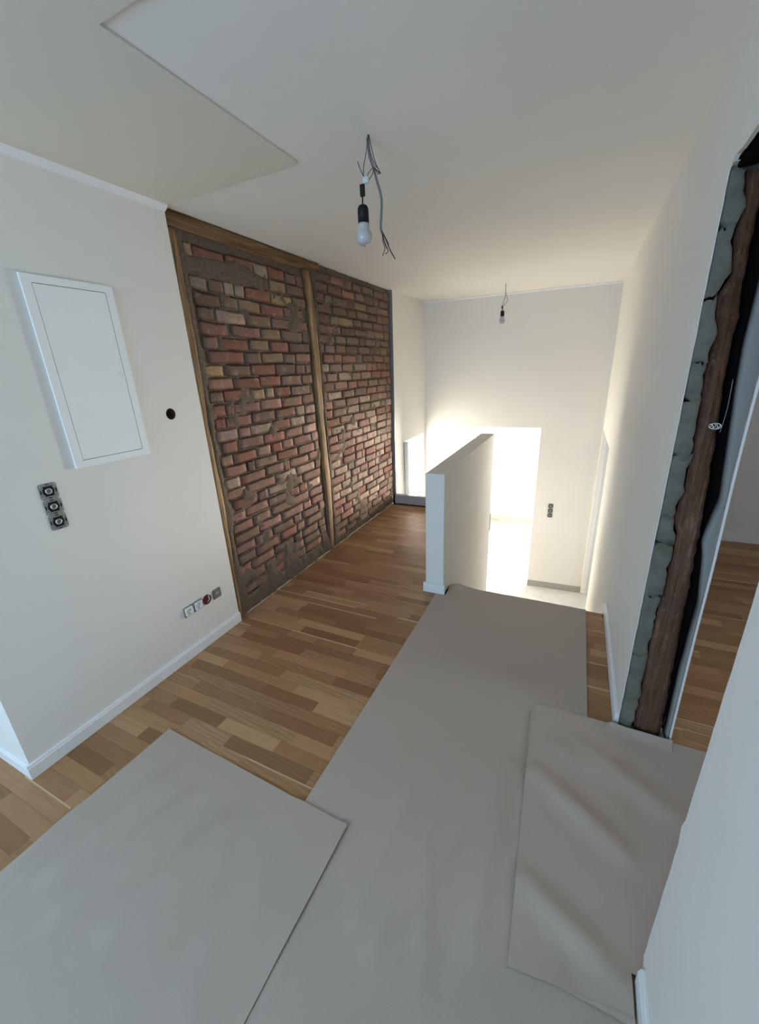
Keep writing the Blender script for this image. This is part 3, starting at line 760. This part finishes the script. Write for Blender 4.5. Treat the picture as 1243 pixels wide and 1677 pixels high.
# ------------------------------------------------------------------ protective paper
def ridge(x, y, a, b, w, amp):
    a, b, p = Vector(a), Vector(b), Vector((x, y)); d = b - a; t = max(0.0, min(1.0, (p - a).dot(d) / d.length_squared))
    q = (p - (a + d * t)).length
    return 1.35 * amp * math.exp(-(q / w) ** 2) * (0.35 + 0.65 * math.sin(PI * min(1, max(0, t * 0.8 + 0.1))))
def paper(name, us, vs_, keep, pos, label):
    bm = bmesh.new(); c = {}
    def V(i, j):
        if (i, j) not in c: c[(i, j)] = bm.verts.new(pos(us[i], vs_[j]))
        return c[(i, j)]
    for i in range(len(us) - 1):
        for j in range(len(vs_) - 1):
            if keep((us[i] + us[i + 1]) / 2, (vs_[j] + vs_[j + 1]) / 2): bm.faces.new([V(i, j), V(i + 1, j), V(i + 1, j + 1), V(i, j + 1)])
    o = from_bm(name, bm, M['paper'], None, True)
    if o.data.polygons and sum(p.normal.z for p in o.data.polygons) < 0: o.data.flip_normals()
    m = o.modifiers.new('thickness', 'SOLIDIFY'); m.thickness = 0.0006; m.offset = -1; m = o.modifiers.new('crisp_rim', 'EDGE_SPLIT'); m.split_angle = 0.7
    return tag(o, label, 'paper sheet', 'protective paper on the floor')
def lin(a, b, n): return [a + (b - a) * i / n for i in range(n + 1)]
def cuts(base, *extra):
    return sorted(set(round(v, 4) for v in list(base) + list(extra)))
def crumple(x, y, s):
    return 0.0032 * max(0.0, wobble((x * 1.3 + y * 0.4, y * 0.55), 7.0, 2.1 + s)) + 0.0016 * max(0.0, wobble((x + 0.5 * y, y * 0.6), 17.0, 5.1 + s))
def h_run(x, y):
    z = 0.004 + 0.0022 * (1 + wobble((x, y), 2.2, 3)) + crumple(x, y, 1.0)
    ed = min(1, max(0, (x - 1.21) / 0.08)) 
    z += ed * (ridge(x, y, (1.62, 1.55), (1.58, 0.65), 0.030, 0.009) + ridge(x, y, (1.80, 1.50), (1.66, 0.6), 0.028, 0.009) + ridge(x, y, (1.96, 1.40), (1.93, 0.75), 0.035, 0.013)
        + ridge(x, y, (1.52, 1.30), (1.47, 0.75), 0.03, 0.007) + ridge(x, y, (1.88, 1.05), (1.72, 0.55), 0.02, 0.007) + ridge(x, y, (1.46, 0.70), (1.42, 0.25), 0.03, 0.005) + ridge(x, y, (1.72, 0.95), (1.83, 0.60), 0.025, 0.004))
    z += 0.006 * math.exp(-((y - 2.0 + 0.15 * (x - 1.3)) / 0.10) ** 2) * math.exp(-((x - 1.75) / 0.4) ** 2)
    return z
def p_run(u, v):
    z = h_run(u, v)
    if u > 2.0: u += (u - 2.0) / 0.268 * 0.095 * max(0.0, min(1.0, (1.5 - v) / 0.6))
    if v > YS - 0.004:
        s = v - (YS - 0.004); a = min(s / 0.030, PI / 2 * 0.95)
        y = YS - 0.004 + 0.030 * math.sin(a); zz = z - 0.030 * (1 - math.cos(a)) - max(0, s - 0.030 * PI / 2 * 0.95)
        lift = 0.03 * math.exp(-((u - 1.36) / 0.07) ** 2) * (0.6 + 0.4 * wobble((u, v), 30, 2))
        return (u, y, max(zz, z - 0.03) + lift)
    lift = 0.03 * math.exp(-((u - 1.36) / 0.07) ** 2) * max(0, 1 - (YS - 0.004 - v) / 0.05) * (0.6 + 0.4 * wobble((u, v), 30, 2))
    return (u, v, z + lift)
paper('paper_runner', cuts(lin(1.212, 2.268, 60), 1.285), cuts(lin(-0.6, YS - 0.004, 120), 2.656, *lin(YS - 0.004, YS + 0.05, 9)), lambda u, v: not (u < 1.285 and v > 2.656), p_run,
    'long grey paper runner down the middle of the floor to the stairs')
def h_left(x, y):
    z = 0.0035 + 0.0024 * (1 + wobble((x, y), 2.6, 7)) + crumple(x, y, 3.0)
    z += ridge(x, y, (0.55, 0.72), (0.50, 0.30), 0.028, 0.010) + ridge(x, y, (0.72, 0.70), (0.66, 0.25), 0.03, 0.008) + ridge(x, y, (0.33, 0.50), (0.38, 0.20), 0.02, 0.007) + ridge(x, y, (0.42, 0.46), (0.46, 0.10), 0.02, 0.006) \
        + ridge(x, y, (0.95, 0.70), (0.86, 0.30), 0.035, 0.008) + ridge(x, y, (1.10, 0.5), (1.05, 0.1), 0.04, 0.005)
    if x > 1.15: z = max(z, 0.0) + (h_run(max(x, 1.22), y)) * min(1, (x - 1.15) / 0.06)
    if x > 1.36: z += 0.004 * (x - 1.36) / 0.04 * max(0, min(1, (y - 0.4) / 0.4))
    return z
paper('paper_sheet', lin(0.0, 1.0, 60), lin(0.0, 1.0, 70), lambda u, v: True,
    lambda u, v: (lambda x, y: (x, y, h_left(x, y)))(0.29 + 0.07 * v ** 1.0 + (1.403 - 0.29 - 0.05 * v) * u, -0.6 + (1.52 - 0.037 * u) * v),
    'grey paper sheet overlapping the runner, nearest the white wall corner')
def h_right(x, y):
    z = 0.0035 + 0.0022 * (1 + wobble((x, y), 2.4, 5)) + crumple(x, y, 6.0) * 0.7
    if x < 2.43: z += h_run(min(x, 2.26), y) * min(1, (2.43 - x) / 0.05)
    z += ridge(x, y, (2.07, 1.40), (2.38, 1.20), 0.045, 0.017) + ridge(x, y, (2.06, 0.98), (2.34, 0.84), 0.045, 0.014) + ridge(x, y, (2.25, 1.62), (2.58, 1.42), 0.05, 0.012) \
        + ridge(x, y, (2.12, 1.58), (2.34, 1.50), 0.04, 0.006) + ridge(x, y, (2.015, 1.72), (2.02, 1.3), 0.012, 0.004)
    return z
def p_right(u, v):
    x, y = u, v
    if u < 2.10: y = min(v, 1.768 + 0.034 * math.sqrt(max(0, 1 - ((2.10 - u) / 0.09) ** 2)))
    x += 0.035 * max(0, (1.80 - v)) * max(0, 1 - (u - 2.01) / 0.3) if u < 2.31 else 0
    y += 0.03 * max(0, (u - 2.01) / 0.3) * (1 if v < 0.74 else 0)
    z = h_right(x, y)
    if 2.352 < u < 2.613 and v > 1.745:
        z = h_right(x, 1.745) + (v - 1.745) * 0.55; y = 1.784 - 0.002 + 0.002 * wobble((u, v), 20)
    return (x, y, z)
paper('paper_sheet', cuts(lin(2.010, 2.352, 30), *lin(2.352, 2.372, 2), *lin(2.372, 2.612, 16), *lin(2.614, 2.76, 10)), cuts(lin(0.735, 0.865, 8), *lin(0.865, 1.735, 48), 1.742, *lin(1.745, 1.805, 5)),
    lambda u, v: not (u > 2.372 and v < 0.865) and not (2.612 < u < 2.614 and v > 1.744) , p_right,
    'rumpled grey paper sheet lying across the raw doorway threshold')
# ------------------------------------------------------------------ kerb wrapped in film at the far end of the passage
kb = thing('edge_strip', (0.56, YE + 0.03, 0), 'low grey film-wrapped edge strip closing the far end of the passage', 'edge strip')
bm = box_bm(0.022 - 0.56, 1.115 - 0.56, -0.035, 0.03, 0.010, 0.132, 0.012, 3)
from_bm('strip_body', bm, M['foil'], kb)
bm = box_bm(0.005 - 0.56, 1.115 - 0.56, -0.025, 0.025, 0.0005, 0.0098, 0, 1); from_bm('foot', bm, M['gap'], kb)  # black box paints in the shaded gap under the raised strip
bm = bmesh.new(); rnd = random.Random(4); g = []
for i in range(6):
    g.append([bm.verts.new((0.021 + 0.045 * i / 5 - 0.56 + rnd.uniform(-0.004, 0.004), -0.037 - rnd.uniform(0.001, 0.008), 0.016 + 0.112 * j / 6 + rnd.uniform(-0.004, 0.004))) for j in range(7)])
for i in range(5):
    for j in range(6): bm.faces.new([g[i][j], g[i + 1][j], g[i + 1][j + 1], g[i][j + 1]])
from_bm('film_fold', bm, M['foil'], kb)
child_box('dark_end_gap', 0.002, 0.020, YE - 0.02, YE + 0.05, 0.001, 0.12, M['gap'], kb)  # black filler paints in the shaded gap at the strip's left end

# ------------------------------------------------------------------ distribution panel on the left wall
pn = thing('distribution_panel', (0, 1.215, 1.31), 'tall white electrical distribution panel with closed door', 'electrical panel')
def rot_slab(us, vs_, hole, x0, x1, name, m, p):
    return slab(name, us, vs_, hole, lambda u, v, t: (x1 + (x0 - x1) * t, u - p.location.y, v - p.location.z), m, p)
fr = rot_slab([1.030, 1.066, 1.366, 1.402], [1.310, 1.342, 2.075, 2.105], lambda u, v: 1.066 < u < 1.366 and 1.342 < v < 2.075, 0.0005, 0.012, 'frame', M['white_gloss'], pn)
rot_slab([1.067, 1.365], [1.343, 2.074], lambda u, v: False, 0.0005, 0.004, 'gap_backing', M['gap'], pn)
dr = rot_slab([1.0685, 1.3635], [1.3445, 2.0725], lambda u, v: False, 0.0045, 0.0108, 'door', M['white_gloss'], pn)
from_bm('latch', lathe_bm([(0, 0.001), (0.006, 0.001), (0.0065, 0.0016), (0.012, 0.0022), (0.0135, 0.0016), (0.0135, 0.0), (0, 0.0)], 24, Matrix.Translation((0.0109, 1.345 - 1.215, 1.712 - 1.31)) @ Matrix.Rotation(PI / 2, 4, 'Y')), M['white_plastic'], dr)

# ------------------------------------------------------------------ bare switch and socket inserts
def rr_bm(w, h, d, r=0.005, bm=None, cx=0.0, cz=0.0, x0=0.0):
    bm = bm or bmesh.new()
    box_bm(x0, x0 + d, cx - w / 2, cx + w / 2, cz - h / 2, cz + h / 2, 0, 1, bm)
    return bm
X90 = Matrix.Rotation(PI / 2, 4, 'Y')
def plate_bm():
    """71 mm carrying ring with clipped corners and a round opening"""
    bm = bmesh.new(); n = 48; o_, i_ = [], []
    for k in range(n):
        a = 2 * PI * (k + 0.5) / n; c, s = math.cos(a), math.sin(a)
        q = 0.0352 / max(abs(c), abs(s)); q = min(q, 0.0455)
        o_.append((q * c, q * s)); i_.append((0.0235 * c, 0.0235 * s))
    L = [[bm.verts.new((x, p[0], p[1])) for p in ring] for ring, x in ((o_, 0.0), (o_, 0.0016), (i_, 0.0022), (i_, 0.0))]
    for A, B in zip(L, L[1:] + L[:1]):
        for k in range(n): bm.faces.new([A[k], A[(k + 1) % n], B[(k + 1) % n], B[k]])
    return bm
def switch_insert(label, group):
    t = thing('switch_insert', (0, 0, 0), label, 'switch insert', group)
    from_bm('carrying_ring', plate_bm(), M['zinc'], t)
    from_bm('housing', lathe_bm([(0, 0.0), (0.0230, 0.0), (0.0230, 0.0015), (0, 0.0015)], 32, X90), M['black'], t)
    bm = rr_bm(0.036, 0.012, 0.0035, bm=None, cz=0.0165, x0=0.0017); rr_bm(0.034, 0.010, 0.0035, bm=bm, cz=-0.0165, x0=0.0017)
    from_bm('rocker_seat', bm, M['black'], t)['kind'] = 'stuff'
    from_bm('rocker_ring', lathe_bm([(0.0085, 0.0016), (0.0085, 0.0052), (0.0105, 0.0056), (0.0130, 0.0050), (0.0135, 0.0016)], 28, X90), M['steel'], t, True)
    from_bm('centre_cap', lathe_bm([(0, 0.0042), (0.0055, 0.0042), (0.0055, 0.0016)], 16, X90), M['wire_grey'], t)
    for sgn in (-1, 1):
        from_bm('slot', rr_bm(0.004, 0.017, 0.0006, cx=sgn * 0.0298, x0=0.0022), M['gap'], t)
        from_bm('slot', rr_bm(0.013, 0.0035, 0.0006, cz=sgn * 0.0305, x0=0.0022), M['gap'], t)
    for a, b in ((-1, -1), (1, 1), (-1, 1), (1, -1)):
        from_bm('screw', lathe_bm([(0, 0.0034), (0.0022, 0.0032), (0.0026, 0.0020), (0, 0.0020)], 10, Matrix.Translation((0, a * 0.0275, b * 0.0275)) @ X90), M['steel'], t)
    return t
def place(t, loc, rotz=0.0):
    t.location = loc; t.rotation_euler = (0, 0, rotz)
def dup(t, label, loc, rotz=0.0):
    r = t.copy(); COL.objects.link(r); r['label'] = label
    for ch in list(t.children):
        c = ch.copy(); COL.objects.link(c); c.parent = r
        for g in ch.children:
            d = g.copy(); COL.objects.link(d); d.parent = c
    place(r, loc, rotz); return r
sw = switch_insert('bare metal switch insert, topmost of three below the white panel', 'switch inserts below the panel')
place(sw, (0.0006, 0.899, 1.241))
dup(sw, 'bare metal switch insert, middle of three below the white panel', (0.0006, 0.8995, 1.1698))
dup(sw, 'bare metal switch insert, lowest of three below the white panel', (0.0006, 0.900, 1.0986))
ang = -PI / 2 + math.atan(0.0585)
for lab, zz in (('topmost', -0.272), ('middle', -0.3435), ('lowest', -0.415)):
    u = 1.868
    q = dup(sw, 'tiny bare switch insert on the far lower wall, %s of its column' % lab, (u, 5.88 + 0.0585 * u - 0.0008, zz), ang)
    q['group'] = 'switch inserts on the far wall'
def socket(label):
    t = thing('power_socket', (0, 0, 0), label, 'socket', 'row of sockets above the baseboard')
    from_bm('carrying_ring', plate_bm(), M['zinc'], t)
    # white insert: square with a round sunken cup
    bm = bmesh.new(); n = 40; o_, i_ = [], []
    for k in range(n):
        a = 2 * PI * (k + 0.5) / n; c, s = math.cos(a), math.sin(a); q = 0.0272 / max(abs(c), abs(s)); q = min(q, 0.0365)
        o_.append((q * c, q * s)); i_.append((0.0200 * c, 0.0200 * s))
    j_ = [(0.0185 / 0.020 * a, 0.0185 / 0.020 * b) for a, b in i_]
    L = [[bm.verts.new((x, p[0], p[1])) for p in ring] for ring, x in ((o_, 0.0023), (o_, 0.0105), (i_, 0.0115), (j_, 0.0030))]
    for A, B in zip(L, L[1:]):
        for k in range(n): bm.faces.new([A[k], A[(k + 1) % n], B[(k + 1) % n], B[k]])
    bm.faces.new(L[-1]); bm.faces.new(L[0][::-1])
    ins = from_bm('insert', bm, M['white_plastic'], t)
    for s in (-1, 1):
        from_bm('pin_hole', lathe_bm([(0, 0.0006), (0.0026, 0.0006), (0.0026, 0.0)], 12, Matrix.Translation((0.0031, s * 0.0095, 0)) @ X90), M['gap'], ins)
        from_bm('earth_clip', rr_bm(0.004, 0.006, 0.006, cz=s * 0.0165, x0=0.0031), M['zinc'], ins)
    return t
so = socket('white power socket without cover, farthest from the brick wall'); place(so, (0.0006, 1.417, 0.312))
dup(so, 'white power socket without cover, beside the red junction box', (0.0006, 1.4882, 0.312))
jb = thing('junction_box', (0.0006, 1.5605, 0.312), 'dark red open junction box between white socket and metal plate', 'junction box')
from_bm('box_rim', lathe_bm([(0.0, 0.001), (0.029, 0.001), (0.029, 0.004), (0.033, 0.004), (0.033, 0.0), (0, 0.0)], 28, X90), M['darkred'], jb)
for q, (a, b, c, d) in enumerate(((-0.018, 0.012, 0.016, -0.010), (0.004, 0.022, -0.012, -0.018), (0.015, 0.02, -0.004, -0.02))):
    from_bm('wire', tube_bm([(0.003, a, b), (0.012, (a + c) / 2 + 0.005, (b + d) / 2), (0.004, c, d)], 0.0022, 6), (M['darkred'], M['wire_dark'], M['white_plastic'])[q], jb, True)
from_bm('loose_wire', tube_bm([(0.003, 0.016, 0.02), (0.014, 0.020, 0.034), (0.012, 0.012, 0.048), (0.006, 0.018, 0.052)], 0.0018, 6), M['white_plastic'], jb, True)
dp = thing('data_socket', (0.0006, 1.6435, 0.312), 'bare metal data outlet plate nearest the brick wall', 'outlet plate')
from_bm('carrying_ring', plate_bm(), M['zinc'], dp)
from_bm('outlet_body', rr_bm(0.044, 0.040, 0.006, x0=0.0018), M['zinc'], dp)
from_bm('port_lid', rr_bm(0.024, 0.012, 0.002, cz=0.006, x0=0.0079), M['steel'], dp)

# ------------------------------------------------------------------ bare bulbs hanging from the ceiling
def pendant(label, x, y, ztop, zb, s, pts_cable):
    """zb: lowest point of the bulb"""
    t = thing('bare_bulb_pendant', (x, y, zb), label, 'lamp', 'bare bulbs on ceiling wires')
    prof = [(0, 0), (0.012, 0.0012), (0.022, 0.006), (0.029, 0.0145), (0.0325, 0.026), (0.0330, 0.036), (0.030, 0.047), (0.0255, 0.056), (0.0225, 0.064), (0.0205, 0.072), (0.0195, 0.083)]
    bl = from_bm('bulb', lathe_bm([(r * s, z * s) for r, z in prof] + [(0, 0.083 * s)], 32), M['bulb'], t, True)
    from_bm('bulb_collar', lathe_bm([(0.0226 * s, 0.0625 * s), (0.0232 * s, 0.064 * s), (0.0210 * s, 0.0845 * s), (0.020 * s, 0.0845 * s)], 28), M['bulb'], bl, True)
    from_bm('lamp_holder', lathe_bm([(0, 0.080 * s), (0.0225 * s, 0.080 * s), (0.0225 * s, 0.1235 * s), (0.0215 * s, 0.132 * s), (0.0175 * s, 0.1405 * s), (0.009 * s, 0.145 * s), (0, 0.146 * s)], 28), M['black'], t, True)
    return t
L1 = 1.76
p1 = pendant('bare bulb in black holder hanging from the ceiling beside the loose cable', 1.178, L1, H, 2.175, 1.0, None)
def P(x, z, dy=0.0): return (x - 1.178, dy, z - 2.175)
tube('flex', [P(1.177, 2.318), P(1.178, 2.334), P(1.179, 2.352)], 0.003, M['black'], p1)
from_bm('strain_relief', box_bm(-0.0095, 0.0125, -0.006, 0.006, 2.346 - 2.175, 2.390 - 2.175, 0.005, 2), M['black'], p1)
bm = box_bm(1.184 - 1.178, 1.211 - 1.178, -0.007, 0.007, 2.388 - 2.175, 2.411 - 2.175, 0.005, 2)
from_bm('terminal_connector', bm, M['connector'], p1)
tube('wire', [P(1.214, 2.5395), P(1.201, 2.487, 0.004), P(1.189, 2.447, 0.002), P(1.187, 2.412)], 0.0016, M['wire_dark'], p1, 6)
tube('wire', [P(1.170, 2.462, -0.012), P(1.177, 2.436, -0.006), P(1.190, 2.410)], 0.0016, M['wire_dark'], p1, 6)
tube('wire', [P(1.216, 2.5395), P(1.224, 2.482, -0.006), P(1.244, 2.437, -0.012), P(1.262, 2.415, -0.016), P(1.260, 2.401, -0.014), P(1.247, 2.418, -0.008), P(1.238, 2.431, -0.004), P(1.217, 2.425), P(1.200, 2.408)], 0.0016, M['wire_dark'], p1, 6)
tube('wire', [P(1.218, 2.5395), P(1.232, 2.470, 0.006), P(1.250, 2.428, 0.004), P(1.263, 2.408, 0.0), P(1.256, 2.412, 0.0), P(1.238, 2.428), P(1.226, 2.412), P(1.212, 2.398)], 0.0016, M['wire_dark'], p1, 6)
lc = thing('loose_cable', (1.207, L1 + 0.02, H), 'loose grey cable with splayed wire ends hanging from the ceiling', 'cable')
def Q(x, z, dy=0.0): return (x - 1.207, dy, z - H)
tube('cable_sheath', [Q(1.203, 2.5395), Q(1.207, 2.485), Q(1.225, 2.434), Q(1.236, 2.395), Q(1.249, 2.356), Q(1.254, 2.320), Q(1.250, 2.276), Q(1.246, 2.238), Q(1.250, 2.219)], 0.0048, M['wire_grey'], lc, 8)
tube('spare_wire', [Q(1.197, 2.5395, 0.006), Q(1.199, 2.515, 0.006), Q(1.205, 2.49, 0.004)], 0.0028, M['wire_grey'], lc, 6)
for k, pts in enumerate(([(1.250, 2.221), (1.268, 2.189), (1.286, 2.149), (1.308, 2.113)], [(1.249, 2.221), (1.254, 2.196), (1.253, 2.186), (1.262, 2.162), (1.259, 2.148), (1.251, 2.132)],
                         [(1.251, 2.221), (1.262, 2.180), (1.276, 2.150), (1.274, 2.142), (1.264, 2.138)], [(1.252, 2.220), (1.275, 2.178), (1.282, 2.155), (1.296, 2.132)], [(1.249, 2.219), (1.257, 2.185), (1.270, 2.156)])):
    tube('wire_end', [Q(a, b, (k - 2) * 0.0015) for a, b in pts], 0.0017 if k else 0.0024, M['wire_dark'], lc, 6)
L2 = 5.25
p2 = pendant('small bare bulb in black holder hanging near the far wall', 1.166, L2, H, 2.125, 0.98, None)
def P2(x, z, dy=0.0): return (x - 1.166, dy, z - 2.125)
tube('flex', [P2(1.166, 2.266), P2(1.164, 2.285), P2(1.162, 2.31)], 0.0045, M['black'], p2)
from_bm('strain_relief', box_bm(-0.013, 0.005, -0.007, 0.007, 2.283 - 2.125, 2.318 - 2.125, 0.004, 2), M['black'], p2)
from_bm('terminal_connector', box_bm(-0.008, 0.022, -0.008, 0.008, 2.313 - 2.125, 2.336 - 2.125, 0.004, 2), M['connector'], p2)
tube('wire', [P2(1.187, 2.5395), P2(1.190, 2.46), P2(1.184, 2.385), P2(1.162, 2.332)], 0.003, M['wire_grey'], p2, 6)
tube('wire', [P2(1.186, 2.5395), P2(1.192, 2.45, -0.004), P2(1.215, 2.375, -0.006), P2(1.205, 2.345, -0.003), P2(1.182, 2.33)], 0.003, M['wire_grey'], p2, 6)
